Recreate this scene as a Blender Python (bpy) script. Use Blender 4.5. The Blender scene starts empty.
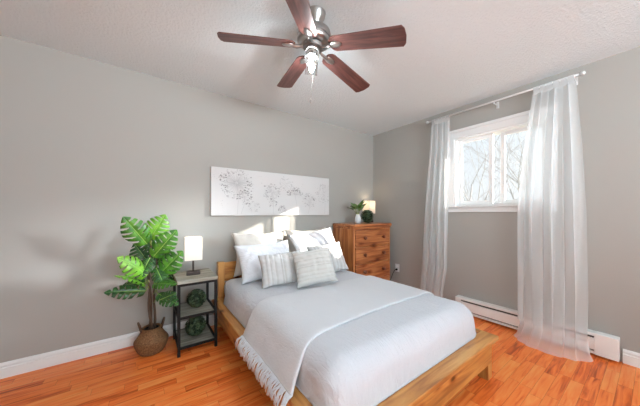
import bpy, bmesh, math, random
from mathutils import Vector, Matrix, noise
S = bpy.context.scene
COL = S.collection
PI = math.pi

# ------------------------------------------------------------------ camera
cam_d = bpy.data.cameras.new('camera'); cam = bpy.data.objects.new('camera', cam_d); COL.objects.link(cam)
cam_d.sensor_width = 36; cam_d.lens = 36*243.5/640; cam_d.shift_y = 10/640; cam_d.clip_start = .05
cam.location = (-3.052, -2.732, 1.174)
cam.rotation_euler = (PI/2, 0, -math.atan2(176, 243.5))
S.camera = cam
S.cycles.transparent_max_bounces = 32
# ------------------------------------------------------------------ colour management
S.view_settings.view_transform = 'Standard'; S.view_settings.look = 'None'
S.view_settings.gamma = 1; S.view_settings.use_curve_mapping = False
S.view_settings.exposure = 0.5
# ------------------------------------------------------------------ sun
SUN_AZ, SUN_EL = math.radians(41.5), math.radians(17.5)
sun_dir = Vector((math.cos(SUN_AZ)*math.cos(SUN_EL), -math.sin(SUN_AZ)*math.cos(SUN_EL), math.sin(SUN_EL)))
sd = bpy.data.lights.new('sun', 'SUN'); sd.energy = 13.0; sd.angle = math.radians(.9); sd.color = (1, .93, .82)
sun = bpy.data.objects.new('sun', sd); COL.objects.link(sun)
sun.rotation_euler = (-sun_dir).to_track_quat('-Z', 'Y').to_euler()
# ------------------------------------------------------------------ sky
w = bpy.data.worlds.new('sky'); S.world = w; w.use_nodes = True
nt = w.node_tree; nt.nodes.clear()
tc = nt.nodes.new('ShaderNodeTexCoord')
dt = nt.nodes.new('ShaderNodeVectorMath'); dt.operation = 'DOT_PRODUCT'; dt.inputs[1].default_value = sun_dir
nrm = nt.nodes.new('ShaderNodeVectorMath'); nrm.operation = 'NORMALIZE'
nt.links.new(tc.outputs['Generated'], nrm.inputs[0]); nt.links.new(nrm.outputs[0], dt.inputs[0])
mx = nt.nodes.new('ShaderNodeMath'); mx.operation = 'MAXIMUM'; mx.inputs[1].default_value = 0
nt.links.new(dt.outputs['Value'], mx.inputs[0])
pw = nt.nodes.new('ShaderNodeMath'); pw.operation = 'POWER'; pw.inputs[1].default_value = 6.0
nt.links.new(mx.outputs[0], pw.inputs[0])
gm = nt.nodes.new('ShaderNodeMath'); gm.operation = 'MULTIPLY_ADD'; gm.inputs[1].default_value = 2.0; gm.inputs[2].default_value = 0.71
nt.links.new(pw.outputs[0], gm.inputs[0])
# added bright sky lobe, aimed through the window to light the left wall
fill_lobe_az, fill_lobe_el = math.radians(28), math.radians(13)
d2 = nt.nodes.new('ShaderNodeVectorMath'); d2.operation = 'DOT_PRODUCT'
d2.inputs[1].default_value = (math.cos(fill_lobe_az)*math.cos(fill_lobe_el), -math.sin(fill_lobe_az)*math.cos(fill_lobe_el), math.sin(fill_lobe_el))
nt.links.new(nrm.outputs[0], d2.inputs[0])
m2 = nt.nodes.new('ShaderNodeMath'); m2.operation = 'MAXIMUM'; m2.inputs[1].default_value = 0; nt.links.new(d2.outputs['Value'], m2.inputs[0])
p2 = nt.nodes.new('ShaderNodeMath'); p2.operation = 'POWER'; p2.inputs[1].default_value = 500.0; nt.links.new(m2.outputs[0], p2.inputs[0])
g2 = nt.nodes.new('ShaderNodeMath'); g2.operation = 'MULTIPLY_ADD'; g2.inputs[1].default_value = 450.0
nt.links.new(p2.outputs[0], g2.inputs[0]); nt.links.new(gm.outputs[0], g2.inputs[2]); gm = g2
sep = nt.nodes.new('ShaderNodeSeparateXYZ'); nt.links.new(nrm.outputs[0], sep.inputs[0])
cr = nt.nodes.new('ShaderNodeValToRGB')
cr.color_ramp.elements[0].position = .0; cr.color_ramp.elements[0].color = (.92, .96, .98, 1)
cr.color_ramp.elements[1].position = .6; cr.color_ramp.elements[1].color = (.72, .87, 1.0, 1)
nt.links.new(sep.outputs['Z'], cr.inputs[0])
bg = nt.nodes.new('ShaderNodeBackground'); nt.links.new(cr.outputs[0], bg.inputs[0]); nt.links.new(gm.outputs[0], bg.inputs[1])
wo = nt.nodes.new('ShaderNodeOutputWorld'); nt.links.new(bg.outputs[0], wo.inputs[0])
# ------------------------------------------------------------------ added fill light behind the camera, tilted up at the ceiling
ad = bpy.data.lights.new('rear_fill_light', 'AREA'); ad.shape = 'RECTANGLE'; ad.size = 2.2; ad.size_y = 1.35; ad.energy = 250; ad.color = (.82, .93, 1)
al = bpy.data.objects.new('rear_fill_light', ad); COL.objects.link(al)
al.location = (-2.3, -5.67, 1.6); al.rotation_euler = (PI/2+1.12, 0, 0)   # -Z -> +Y
LAMP_W = .7

# ================================================================== helpers
def node_mat(name):
    m = bpy.data.materials.new(name); m.use_nodes = True
    t = m.node_tree; b = t.nodes['Principled BSDF']
    return m, t, b
def N(t, kind, **kw):
    n = t.nodes.new(kind)
    for k, v in kw.items(): setattr(n, k, v)
    return n
def plain(name, col, rough=.6, metal=0, bump=None, spec=.5, coat=0):
    m, t, b = node_mat(name)
    b.inputs['Base Color'].default_value = (*col, 1); b.inputs['Roughness'].default_value = rough
    b.inputs['Metallic'].default_value = metal; b.inputs['Specular IOR Level'].default_value = spec
    b.inputs['Coat Weight'].default_value = coat
    if bump:
        sc, st, dist = bump
        c = N(t, 'ShaderNodeTexCoord'); n = N(t, 'ShaderNodeTexNoise'); n.inputs['Scale'].default_value = sc; n.inputs['Detail'].default_value = 4
        t.links.new(c.outputs['Object'], n.inputs['Vector'])
        bp = N(t, 'ShaderNodeBump'); bp.inputs['Strength'].default_value = st; bp.inputs['Distance'].default_value = dist
        t.links.new(n.outputs['Fac'], bp.inputs['Height']); t.links.new(bp.outputs[0], b.inputs['Normal'])
    return m
def ramp(t, stops):
    r = N(t, 'ShaderNodeValToRGB'); e = r.color_ramp.elements
    while len(e) < len(stops): e.new(.5)
    for i, (p, c) in enumerate(stops): e[i].position = p; e[i].color = (*c, 1)
    return r
def wood(name, dark, mid, light, axis=0, scale=1.0, rough=.4, knots=0, coat=.15):
    m, t, b = node_mat(name)
    c = N(t, 'ShaderNodeTexCoord'); mp = N(t, 'ShaderNodeMapping')
    s = [16*scale]*3; s[axis] = 1.3*scale; mp.inputs['Scale'].default_value = s
    t.links.new(c.outputs['Object'], mp.inputs['Vector'])
    n = N(t, 'ShaderNodeTexNoise'); n.inputs['Scale'].default_value = 1.6; n.inputs['Detail'].default_value = 5; n.inputs['Distortion'].default_value = .8
    t.links.new(mp.outputs[0], n.inputs['Vector'])
    r = ramp(t, [(.34, dark), (.5, mid), (.66, light)]); t.links.new(n.outputs['Fac'], r.inputs[0])
    out = r.outputs[0]
    if knots:
        mp2 = N(t, 'ShaderNodeMapping'); s2 = [9.0]*3; s2[axis] = 4.5; mp2.inputs['Scale'].default_value = s2
        t.links.new(c.outputs['Object'], mp2.inputs['Vector'])
        v = N(t, 'ShaderNodeTexVoronoi'); v.inputs['Scale'].default_value = knots; v.inputs['Randomness'].default_value = 1
        t.links.new(mp2.outputs[0], v.inputs['Vector'])
        kr = ramp(t, [(.10, (.12, .04, .012)), (.19, (.7, .5, .38)), (.32, (1, 1, 1))])
        t.links.new(v.outputs['Distance'], kr.inputs[0])
        mul = N(t, 'ShaderNodeMixRGB', blend_type='MULTIPLY'); mul.inputs[0].default_value = 1
        t.links.new(out, mul.inputs[1]); t.links.new(kr.outputs[0], mul.inputs[2]); out = mul.outputs[0]
    t.links.new(out, b.inputs['Base Color']); b.inputs['Roughness'].default_value = rough; b.inputs['Coat Weight'].default_value = coat
    bp = N(t, 'ShaderNodeBump'); bp.inputs['Strength'].default_value = .12; bp.inputs['Distance'].default_value = .002
    t.links.new(n.outputs['Fac'], bp.inputs['Height']); t.links.new(bp.outputs[0], b.inputs['Normal'])
    return m
def cloth(name, col, axis_scale=(300, 300, 300), strength=.3, dist=.0015, crinkle=None, stripes=None, rough=.95):
    """woven fabric: fine bump, optional crinkle (scale vec, dist) and optional woven stripes (axis, count, colour, share)"""
    m, t, b = node_mat(name)
    b.inputs['Roughness'].default_value = rough; b.inputs['Specular IOR Level'].default_value = .15
    b.inputs['Sheen Weight'].default_value = .15; b.inputs['Base Color'].default_value = (*col, 1)
    c = N(t, 'ShaderNodeTexCoord')
    mp = N(t, 'ShaderNodeMapping'); mp.inputs['Scale'].default_value = axis_scale; t.links.new(c.outputs['Object'], mp.inputs['Vector'])
    n = N(t, 'ShaderNodeTexNoise'); n.inputs['Scale'].default_value = 1; n.inputs['Detail'].default_value = 2; t.links.new(mp.outputs[0], n.inputs['Vector'])
    bp = N(t, 'ShaderNodeBump'); bp.inputs['Strength'].default_value = strength; bp.inputs['Distance'].default_value = dist
    t.links.new(n.outputs['Fac'], bp.inputs['Height']); last = bp
    if crinkle:
        sc, d = crinkle
        mp2 = N(t, 'ShaderNodeMapping'); mp2.inputs['Scale'].default_value = sc; t.links.new(c.outputs['Object'], mp2.inputs['Vector'])
        n2 = N(t, 'ShaderNodeTexNoise'); n2.inputs['Scale'].default_value = 1; n2.inputs['Detail'].default_value = 3; n2.inputs['Distortion'].default_value = 1.2
        t.links.new(mp2.outputs[0], n2.inputs['Vector'])
        b2 = N(t, 'ShaderNodeBump'); b2.inputs['Strength'].default_value = .7; b2.inputs['Distance'].default_value = d
        t.links.new(n2.outputs['Fac'], b2.inputs['Height']); t.links.new(last.outputs[0], b2.inputs['Normal']); last = b2
    if stripes:
        ax, cnt, col2, lo, hi = stripes
        sp = N(t, 'ShaderNodeSeparateXYZ'); t.links.new(c.outputs['Object'], sp.inputs[0])
        n1 = N(t, 'ShaderNodeTexNoise', noise_dimensions='1D'); n1.inputs['Scale'].default_value = cnt*.12; n1.inputs['Detail'].default_value = 1
        t.links.new(sp.outputs[ax], n1.inputs['W'])
        mm = N(t, 'ShaderNodeMath', operation='MULTIPLY_ADD'); mm.inputs[1].default_value = cnt; t.links.new(sp.outputs[ax], mm.inputs[0])
        m5 = N(t, 'ShaderNodeMath', operation='MULTIPLY'); m5.inputs[1].default_value = 9; t.links.new(n1.outputs['Fac'], m5.inputs[0]); t.links.new(m5.outputs[0], mm.inputs[2])
        sn = N(t, 'ShaderNodeMath', operation='SINE'); t.links.new(mm.outputs[0], sn.inputs[0])
        nn = N(t, 'ShaderNodeMapRange'); nn.inputs['From Min'].default_value = -1; t.links.new(sn.outputs[0], nn.inputs['Value'])
        r = ramp(t, [(lo, col), (hi, col2)]); t.links.new(nn.outputs[0], r.inputs[0]); t.links.new(r.outputs[0], b.inputs['Base Color'])
        b3 = N(t, 'ShaderNodeBump'); b3.inputs['Strength'].default_value = .8; b3.inputs['Distance'].default_value = .004; b3.invert = True
        t.links.new(nn.outputs[0], b3.inputs['Height']); t.links.new(last.outputs[0], b3.inputs['Normal']); last = b3
    t.links.new(last.outputs[0], b.inputs['Normal'])
    return m

def obj(name, bm, mats, parent=None, smooth=False, loc=None, rot=None):
    me = bpy.data.meshes.new(name); bm.normal_update(); bm.to_mesh(me); bm.free()
    if not isinstance(mats, (list, tuple)): mats = [mats]
    for mm in mats: me.materials.append(mm)
    if smooth:
        for p in me.polygons: p.use_smooth = True
        if smooth != True:
            me.set_sharp_from_angle(angle=math.radians(smooth))
    o = bpy.data.objects.new(name, me); COL.objects.link(o)
    if parent: o.parent = parent
    if loc: o.location = loc
    if rot: o.rotation_euler = rot
    return o
def tag(o, label, cat, group=None, kind=None):
    o['label'] = label; o['category'] = cat
    if group: o['group'] = group
    if kind: o['kind'] = kind
    return o
def thing(name, label, cat, loc=(0, 0, 0), rz=0, group=None):
    o = bpy.data.objects.new(name, None); COL.objects.link(o); o.location = loc; o.rotation_euler = (0, 0, rz)
    o.empty_display_size = .1
    return tag(o, label, cat, group)
def struct(o): o['kind'] = 'structure'; return o
def NB(): return bmesh.new()
def box(bm, x0, x1, y0, y1, z0, z1, bev=0, seg=2, mi=0):
    vs = [bm.verts.new((x, y, z)) for x in (x0, x1) for y in (y0, y1) for z in (z0, z1)]
    q = [(0, 1, 3, 2), (4, 6, 7, 5), (0, 4, 5, 1), (2, 3, 7, 6), (0, 2, 6, 4), (1, 5, 7, 3)]
    fs = [bm.faces.new([vs[i] for i in f]) for f in q]
    for f in fs: f.material_index = mi
    if bev:
        es = list({e for f in fs for e in f.edges})
        r = bmesh.ops.bevel(bm, geom=es, offset=bev, segments=seg, affect='EDGES', profile=.5)
        for f in r['faces']: f.material_index = mi
    return bm
def lathe(bm, prof, seg=24, M=None, mi=0, cap=True):
    """prof: list of (r, z); axis z"""
    M = M or Matrix()
    rings = []
    for r, z in prof:
        rings.append([bm.verts.new(M @ Vector((r*math.cos(2*PI*k/seg), r*math.sin(2*PI*k/seg), z))) for k in range(seg)])
    for a, b in zip(rings, rings[1:]):
        for k in range(seg):
            f = bm.faces.new((a[k], a[(k+1) % seg], b[(k+1) % seg], b[k])); f.material_index = mi
    if cap:
        for rg, fl in ((rings[0], True), (rings[-1], False)):
            f = bm.faces.new(rg[::-1] if fl else rg); f.material_index = mi
    return bm
def tube(bm, pts, rad, seg=8, mi=0, closed=False):
    pts = [Vector(p) for p in pts]; n = len(pts)
    rads = rad if isinstance(rad, (list, tuple)) else [rad]*n
    rings = []; up = None
    for i, p in enumerate(pts):
        if closed: d = pts[(i+1) % n]-pts[i-1]
        else: d = (pts[min(i+1, n-1)]-pts[max(i-1, 0)])
        if d.length < 1e-9: d = Vector((0, 0, 1))
        d.normalize()
        if up is None:
            up = Vector((0, 0, 1)) if abs(d.z) < .9 else Vector((1, 0, 0))
        a = d.cross(up); a = a.normalized() if a.length > 1e-6 else d.orthogonal().normalized()
        b = a.cross(d).normalized(); up = b
        rings.append([bm.verts.new(p+(a*math.cos(2*PI*k/seg)+b*math.sin(2*PI*k/seg))*rads[i]) for k in range(seg)])
    rr = list(zip(rings, rings[1:])) + ([(rings[-1], rings[0])] if closed else [])
    for a, b in rr:
        for k in range(seg):
            f = bm.faces.new((a[k], a[(k+1) % seg], b[(k+1) % seg], b[k])); f.material_index = mi
    if not closed:
        f = bm.faces.new(rings[0][::-1]); f.material_index = mi
        f = bm.faces.new(rings[-1]); f.material_index = mi
    return bm
def grid(bm, nu, nv, fn, mi=0):
    vs = [[bm.verts.new(fn(i/(nu-1), j/(nv-1))) for j in range(nv)] for i in range(nu)]
    for i in range(nu-1):
        for j in range(nv-1):
            f = bm.faces.new((vs[i][j], vs[i+1][j], vs[i+1][j+1], vs[i][j+1])); f.material_index = mi
    return vs
def solidify(o, th, off=0):
    md = o.modifiers.new('thickness', 'SOLIDIFY'); md.thickness = th; md.offset = off
def copy_tree(o, parent=None, kids=None):
    c = o.copy(); COL.objects.link(c)
    if parent: c.parent = parent
    for ch in list(o.children): copy_tree(ch, c)
    return c
def nz(x, y, z=0): return noise.noise(Vector((x, y, z)))

# ================================================================== materials
M_wall = plain('wall_paint', (.378, .37, .345), .85, bump=(180, .08, .002), spec=.25)
M_trim = plain('white_trim_paint', (.74, .75, .75), .4)
M_vinyl = plain('white_vinyl', (.86, .87, .87), .35)
def ceiling_mat():
    m, t, b = node_mat('stippled_ceiling')
    b.inputs['Base Color'].default_value = (.73, .795, .82, 1); b.inputs['Roughness'].default_value = .95; b.inputs['Specular IOR Level'].default_value = .1
    c = N(t, 'ShaderNodeTexCoord')
    n = N(t, 'ShaderNodeTexNoise'); n.inputs['Scale'].default_value = 62; n.inputs['Detail'].default_value = 5; n.inputs['Roughness'].default_value = .65
    t.links.new(c.outputs['Object'], n.inputs['Vector'])
    bp = N(t, 'ShaderNodeBump'); bp.inputs['Strength'].default_value = .8; bp.inputs['Distance'].default_value = .014
    t.links.new(n.outputs['Fac'], bp.inputs['Height']); t.links.new(bp.outputs[0], b.inputs['Normal'])
    return m
M_ceil = ceiling_mat()
def floor_mat():
    m, t, b = node_mat('strip_laminate')
    W, L = .066, .36
    c = N(t, 'ShaderNodeTexCoord'); sp = N(t, 'ShaderNodeSeparateXYZ'); t.links.new(c.outputs['Object'], sp.inputs[0])
    def ma(op, a, bb=None):
        n = N(t, 'ShaderNodeMath', operation=op)
        for i, v in enumerate((a, bb)):
            if v is None: continue
            if isinstance(v, (int, float)): n.inputs[i].default_value = v
            else: t.links.new(v, n.inputs[i])
        return n.outputs[0]
    vy = ma('DIVIDE', sp.outputs['Y'], W); row = ma('FLOOR', vy); fy = ma('FRACT', vy)
    wn = N(t, 'ShaderNodeTexWhiteNoise', noise_dimensions='1D'); t.links.new(row, wn.inputs['W'])
    ux = ma('ADD', ma('DIVIDE', sp.outputs['X'], L), ma('MULTIPLY', wn.outputs['Value'], 7.0)); col = ma('FLOOR', ux); fx = ma('FRACT', ux)
    cb = N(t, 'ShaderNodeCombineXYZ'); t.links.new(row, cb.inputs[0]); t.links.new(col, cb.inputs[1])
    wn2 = N(t, 'ShaderNodeTexWhiteNoise', noise_dimensions='2D'); t.links.new(cb.outputs[0], wn2.inputs['Vector'])
    # grain, shifted per strip
    mp = N(t, 'ShaderNodeCombineXYZ')
    t.links.new(ma('ADD', ma('MULTIPLY', sp.outputs['X'], 3.2), ma('MULTIPLY', wn2.outputs['Value'], 40)), mp.inputs[0])
    t.links.new(ma('ADD', ma('MULTIPLY', sp.outputs['Y'], 34), ma('MULTIPLY', wn2.outputs['Value'], 90)), mp.inputs[1])
    n = N(t, 'ShaderNodeTexNoise'); n.inputs['Scale'].default_value = 1.0; n.inputs['Detail'].default_value = 4; n.inputs['Distortion'].default_value = 1.0
    t.links.new(mp.outputs[0], n.inputs['Vector'])
    fac = ma('ADD', ma('ADD', ma('MULTIPLY', wn2.outputs['Value'], .30), .0), ma('MULTIPLY', n.outputs['Fac'], .85))
    r = ramp(t, [(.30, (.44, .062, .009)), (.45, (.78, .148, .025)), (.58, (.92, .225, .045)), (.80, (.95, .34, .095))])
    t.links.new(fac, r.inputs[0])
    # seams
    ey = ma('MINIMUM', fy, ma('SUBTRACT', 1.0, fy)); ex = ma('MINIMUM', fx, ma('SUBTRACT', 1.0, fx))
    sy = ma('LESS_THAN', ey, .018); sx = ma('LESS_THAN', ex, .0035); seam = ma('MAXIMUM', sy, sx)
    mxx = N(t, 'ShaderNodeMixRGB', blend_type='MULTIPLY'); t.links.new(ma('MULTIPLY', seam, .45), mxx.inputs[0]); t.links.new(r.outputs[0], mxx.inputs[1]); mxx.inputs[2].default_value = (.35, .22, .15, 1)
    t.links.new(mxx.outputs[0], b.inputs['Base Color'])
    b.inputs['Roughness'].default_value = .30; b.inputs['Specular IOR Level'].default_value = .26
    bp = N(t, 'ShaderNodeBump'); bp.inputs['Strength'].default_value = .15; bp.inputs['Distance'].default_value = .001; bp.invert = True
    t.links.new(seam, bp.inputs['Height']); t.links.new(bp.outputs[0], b.inputs['Normal'])
    return m
M_floor = floor_mat()
def glass_mat(name, tint=(1, 1, 1), gl=.08):
    m = bpy.data.materials.new(name); m.use_nodes = True; t = m.node_tree; t.nodes.clear()
    tr = N(t, 'ShaderNodeBsdfTransparent'); tr.inputs[0].default_value = (*tint, 1)
    g = N(t, 'ShaderNodeBsdfGlossy'); g.inputs['Roughness'].default_value = .03
    f = N(t, 'ShaderNodeFresnel'); f.inputs[0].default_value = 1.45
    mu = N(t, 'ShaderNodeMath', operation='MULTIPLY'); mu.inputs[1].default_value = gl/.04; t.links.new(f.outputs[0], mu.inputs[0]); mu.use_clamp = True
    mix = N(t, 'ShaderNodeMixShader'); t.links.new(mu.outputs[0], mix.inputs[0]); t.links.new(tr.outputs[0], mix.inputs[1]); t.links.new(g.outputs[0], mix.inputs[2])
    o = N(t, 'ShaderNodeOutputMaterial'); t.links.new(mix.outputs[0], o.inputs[0])
    return m
M_pane = glass_mat('window_glass', (.95, .985, .98), .035)
M_glass = glass_mat('clear_glass', (.93, .95, .95), .12)
def sheer_mat():
    m = bpy.data.materials.new('sheer_voile'); m.use_nodes = True; t = m.node_tree; t.nodes.clear()
    tr = N(t, 'ShaderNodeBsdfTransparent'); d = N(t, 'ShaderNodeBsdfDiffuse'); d.inputs[0].default_value = (.91, .94, .96, 1)
    tl = N(t, 'ShaderNodeBsdfTranslucent'); tl.inputs[0].default_value = (.91, .94, .96, 1)
    m1 = N(t, 'ShaderNodeMixShader'); m1.inputs[0].default_value = .5; t.links.new(d.outputs[0], m1.inputs[1]); t.links.new(tl.outputs[0], m1.inputs[2])
    lw = N(t, 'ShaderNodeLayerWeight'); lw.inputs[0].default_value = .35
    mr = N(t, 'ShaderNodeMapRange'); mr.inputs['To Min'].default_value = .46; mr.inputs['To Max'].default_value = .95
    t.links.new(lw.outputs['Facing'], mr.inputs['Value'])
    m2 = N(t, 'ShaderNodeMixShader'); t.links.new(mr.outputs[0], m2.inputs[0]); t.links.new(tr.outputs[0], m2.inputs[1]); t.links.new(m1.outputs[0], m2.inputs[2])
    o = N(t, 'ShaderNodeOutputMaterial'); t.links.new(m2.outputs[0], o.inputs[0])
    return m
M_sheer = sheer_mat()
M_pine_x = wood('honey_pine_across', (.30, .105, .025), (.50, .215, .055), (.62, .32, .095), 0, 1, .35, knots=1.1)
M_pine_y = wood('honey_pine_along', (.30, .105, .025), (.50, .215, .055), (.62, .32, .095), 1, 1, .35, knots=1.1)
M_pine_z = wood('honey_pine_upright', (.29, .10, .024), (.46, .195, .05), (.58, .29, .088), 2, 1, .35, knots=.8)
M_dress_x = wood('red_pine_across', (.24, .06, .018), (.43, .145, .045), (.56, .22, .075), 0, 1.1, .33, knots=.8, coat=.3)
M_dress_z = wood('red_pine_upright', (.30, .085, .025), (.48, .17, .052), (.60, .25, .09), 2, 1.0, .33, coat=.3)
M_knob = plain('dark_pine_knob', (.20, .05, .018), .3, coat=.4)
M_blade = wood('cherry_blade', (.05, .016, .013), (.095, .033, .027), (.15, .058, .047), 0, 1.6, .38, coat=.1)
M_greywood = wood('weathered_grey_wood', (.17, .165, .135), (.28, .27, .225), (.38, .37, .31), 0, 1.2, .6, coat=0)
M_black = plain('black_metal', (.012, .011, .011), .5, 0, spec=.2)
M_nickel = plain('brushed_nickel', (.42, .41, .40), .3, 1)
M_steel = plain('white_enamel', (.80, .79, .77), .35)
M_slot = plain('dark_slot', (.06, .055, .05), .7)
M_fin = plain('grey_fins', (.22, .21, .2), .5, .5)
M_lampbase = plain('espresso_wood', (.03, .018, .014), .4)
M_quilt = cloth('white_gauze_quilt', (.575, .595, .64), crinkle=((70, 16, 14), .010))
M_sheet = cloth('white_sheet', (.62, .635, .675), strength=.1, crinkle=((9, 9, 9), .012))
M_throw = cloth('off_white_throw', (.625, .645, .68), (160, 420, 200), .5, .003, crinkle=((70, 25, 40), .003))
M_white_pillow = cloth('white_pillow_cotton', (.60, .615, .65), crinkle=((14, 14, 9), .012))
M_beige_pillow = cloth('oatmeal_pillow_linen', (.60, .565, .52), crinkle=((9, 9, 6), .008))
M_stripe = cloth('striped_pillow_cotton', (.57, .57, .57), stripes=(0, 150, (.485, .475, .46), .5, 1))
M_grey_pillow = cloth('grey_ribbed_pillow', (.55, .548, .53), stripes=(1, 190, (.52, .51, .485), .3, .95))

# ================================================================== the room
H = 2.44; XL, YF = -4.55, -5.6
WY0, WY1, WZ0, WZ1 = -2.14, -1.29, 1.26, 2.07        # opening of the window
T = .16
struct(obj('floor', box(NB(), XL-.1, T, YF-.1, .1, -.1, 0), M_floor))
struct(obj('ceiling', box(NB(), XL-.1, T, YF-.1, .1, H, H+.12), M_ceil))
struct(obj('wall_back', box(NB(), XL-.1, T, 0, .1, 0, H), M_wall))
bm = NB()
box(bm, 0, T, WY1, 0, 0, H); box(bm, 0, T, YF-.1, WY0, 0, H); box(bm, 0, T, WY0, WY1, 0, WZ0); box(bm, 0, T, WY0, WY1, WZ1, H)
struct(obj('wall_right', bm, M_wall))
struct(obj('wall_left', box(NB(), XL-.1, XL, YF, 0, 0, H), M_wall))
bm = NB()
box(bm, XL, -3.4, YF-.1, YF, 0, H); box(bm, -1.2, 0, YF-.1, YF, 0, H); box(bm, -3.4, -1.2, YF-.1, YF, 0, .88); box(bm, -3.4, -1.2, YF-.1, YF, 2.22, H)
struct(obj('wall_front', bm, M_wall))
def base_profile_x(bm, x0, x1, y, s):         # baseboard along x, sticking out in s*y
    prof = [(0, 0), (.016, 0), (.016, .070), (.010, .074), (.010, .080), (.013, .084), (.013, .092), (.005, .105), (0, .108)]
    a = [bm.verts.new((x0, y+s*p, z)) for p, z in prof]; b = [bm.verts.new((x1, y+s*p, z)) for p, z in prof]
    for i in range(len(prof)-1): bm.faces.new((a[i], a[i+1], b[i+1], b[i]))
    bm.faces.new(a); bm.faces.new(b[::-1]); return bm
def base_profile_y(bm, y0, y1, x, s):
    prof = [(0, 0), (.016, 0), (.016, .070), (.010, .074), (.010, .080), (.013, .084), (.013, .092), (.005, .105), (0, .108)]
    a = [bm.verts.new((x+s*p, y0, z)) for p, z in prof]; b = [bm.verts.new((x+s*p, y1, z)) for p, z in prof]
    for i in range(len(prof)-1): bm.faces.new((a[i], a[i+1], b[i+1], b[i]))
    bm.faces.new(a); bm.faces.new(b[::-1]); return bm
struct(obj('baseboard_back', base_profile_x(NB(), XL, 0, 0, -1), M_trim))
bm = NB(); base_profile_y(bm, YF, -2.575, 0, -1); base_profile_y(bm, -1.34, -.015, 0, -1)
struct(obj('baseboard_right', bm, M_trim))
struct(obj('baseboard_left', base_profile_y(NB(), YF, -.015, XL, 1), M_trim))

# window 1 (beside the bed)
w1 = bpy.data.objects.new('window_1', None); COL.objects.link(w1); w1['kind'] = 'structure'; w1.location = (0, -1.715, WZ0)
def wpart(name, bm, mat, smooth=False):
    o = obj(name, bm, mat, None, smooth); o.parent = w1; o.matrix_parent_inverse = Matrix.Translation(-w1.location); return o
bm = NB()
cw = .065
box(bm, -.018, 0, WY0-cw, WY0+.005, WZ0-.02, WZ1+.005, .003)
box(bm, -.018, 0, WY1-.005, WY1+cw, WZ0-.02, WZ1+.005, .003)
box(bm, -.018, 0, WY0-cw, WY1+cw, WZ1-.005, WZ1+.07, .003)
box(bm, -.030, 0, WY0-cw-.012, WY1+cw+.012, WZ1+.066, WZ1+.10, .006)
wpart('casing', bm, M_trim)
bm = NB(); box(bm, -.035, .10, WY0-cw-.01, WY1+cw+.01, WZ0-.022, WZ0, .005); box(bm, -.016, 0, WY0-cw, WY1+cw, WZ0-.075, WZ0-.022, .003)
wpart('sill', bm, M_trim)
bm = NB()   # jamb liner and outer frame
box(bm, .001, T, WY0, WY0+.022, WZ0, WZ1); box(bm, .001, T, WY1-.022, WY1, WZ0, WZ1)
box(bm, .001, T, WY0+.022, WY1-.022, WZ1-.022, WZ1); box(bm, .03, T, WY0+.022, WY1-.022, WZ0, WZ0+.02)
wpart('window_frame', bm, M_vinyl)
def sash(x, ya, yb, sw, nm):
    z0, z1 = WZ0+.02, WZ1-.022
    bm = NB()
    box(bm, x, x+.028, ya, ya+sw, z0, z1, .003); box(bm, x, x+.028, yb-sw, yb, z0, z1, .003)
    box(bm, x, x+.028, ya+sw, yb-sw, z0, z0+.036, .003); box(bm, x, x+.028, ya+sw, yb-sw, z1-.036, z1, .003)
    s = wpart('sash', bm, M_vinyl)
    bm = NB(); box(bm, x+.011, x+.017, ya+sw-.002, yb-sw+.002, z0+.034, z1-.034)
    p = obj('pane', bm, M_pane); p.parent = s; p.matrix_parent_inverse = Matrix.Translation(-w1.location)
    return s
sash(.055, -1.675, WY1-.022, .040, 'far')
sash(.090, WY0+.022, -1.735, .040, 'near')
# unseen window added in the wall behind the camera, for the fill light
w2 = bpy.data.objects.new('added_window', None); COL.objects.link(w2); w2['kind'] = 'structure'
bm = NB()
box(bm, -3.47, -3.38, YF-.02, YF+.018, .86, 2.24); box(bm, -1.22, -1.13, YF-.02, YF+.018, .86, 2.24)
box(bm, -3.38, -1.22, YF-.02, YF+.018, 2.20, 2.29); box(bm, -3.38, -1.22, YF-.02, YF+.03, .81, .90); box(bm, -2.33, -2.27, YF-.03, YF+.01, .9, 2.2)
obj('window_frame', bm, M_trim, w2)

# ================================================================== outside: lawn and bare trees
M_lawn = plain('winter_lawn', (.30, .29, .22), .95, bump=(8, .5, .05))
struct(obj('added_eave', box(NB(), T, 1.1, -6.5, 1.5, 2.32, 2.45, .01), M_trim))  # unseen eave, added and sized to cut off the top of the sun patch
struct(obj('ground', box(NB(), T, 40, -25, 45, -.9, -.8), M_lawn))
M_bark = plain('bare_bark', (.40, .39, .39), .9, bump=(20, .6, .02))
def bare_tree(x, y, h, seed, label):
    rnd = random.Random(seed); bm = NB()
    def grow(p, d, ln, r, lev):
        pts = [p.copy()]; rr = [r]; q = p.copy(); dd = d.copy(); n = 5
        for i in range(n):
            dd = (dd+Vector((rnd.uniform(-.22, .22), rnd.uniform(-.22, .22), rnd.uniform(-.1, .14)))*(1 if lev else .4)).normalized()
            q = q+dd*ln/n; pts.append(q.copy()); rr.append(r*(1-.5*(i+1)/n))
        tube(bm, pts, rr, 6 if lev < 2 else 4)
        if lev >= 4: return
        k = (8, 5, 4, 3)[lev]
        for j in range(k):
            i = rnd.randint(1 if lev else 2, n); a = rnd.uniform(0, 2*PI); tilt = rnd.uniform(.4, 1.0)
            base = (pts[i]-pts[i-1]).normalized(); o1 = base.orthogonal().normalized(); o2 = base.cross(o1)
            nd = (base*math.cos(tilt)+(o1*math.cos(a)+o2*math.sin(a))*math.sin(tilt)); nd.z += .15; nd.normalize()
            grow(pts[i], nd, ln*rnd.uniform(.5, .72), rr[i]*.62, lev+1)
    grow(Vector((0, 0, 0)), Vector((0, 0, 1)), h*.5, h*.006, 0)
    return tag(obj('bare_tree', bm, M_bark, None, True, (x, y, -.8)), label, 'tree', 'bare trees outside the window')
bare_tree(4.6, .6, 5.6, 4, 'bare leafless tree outside, seen through the left pane of the window')
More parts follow.
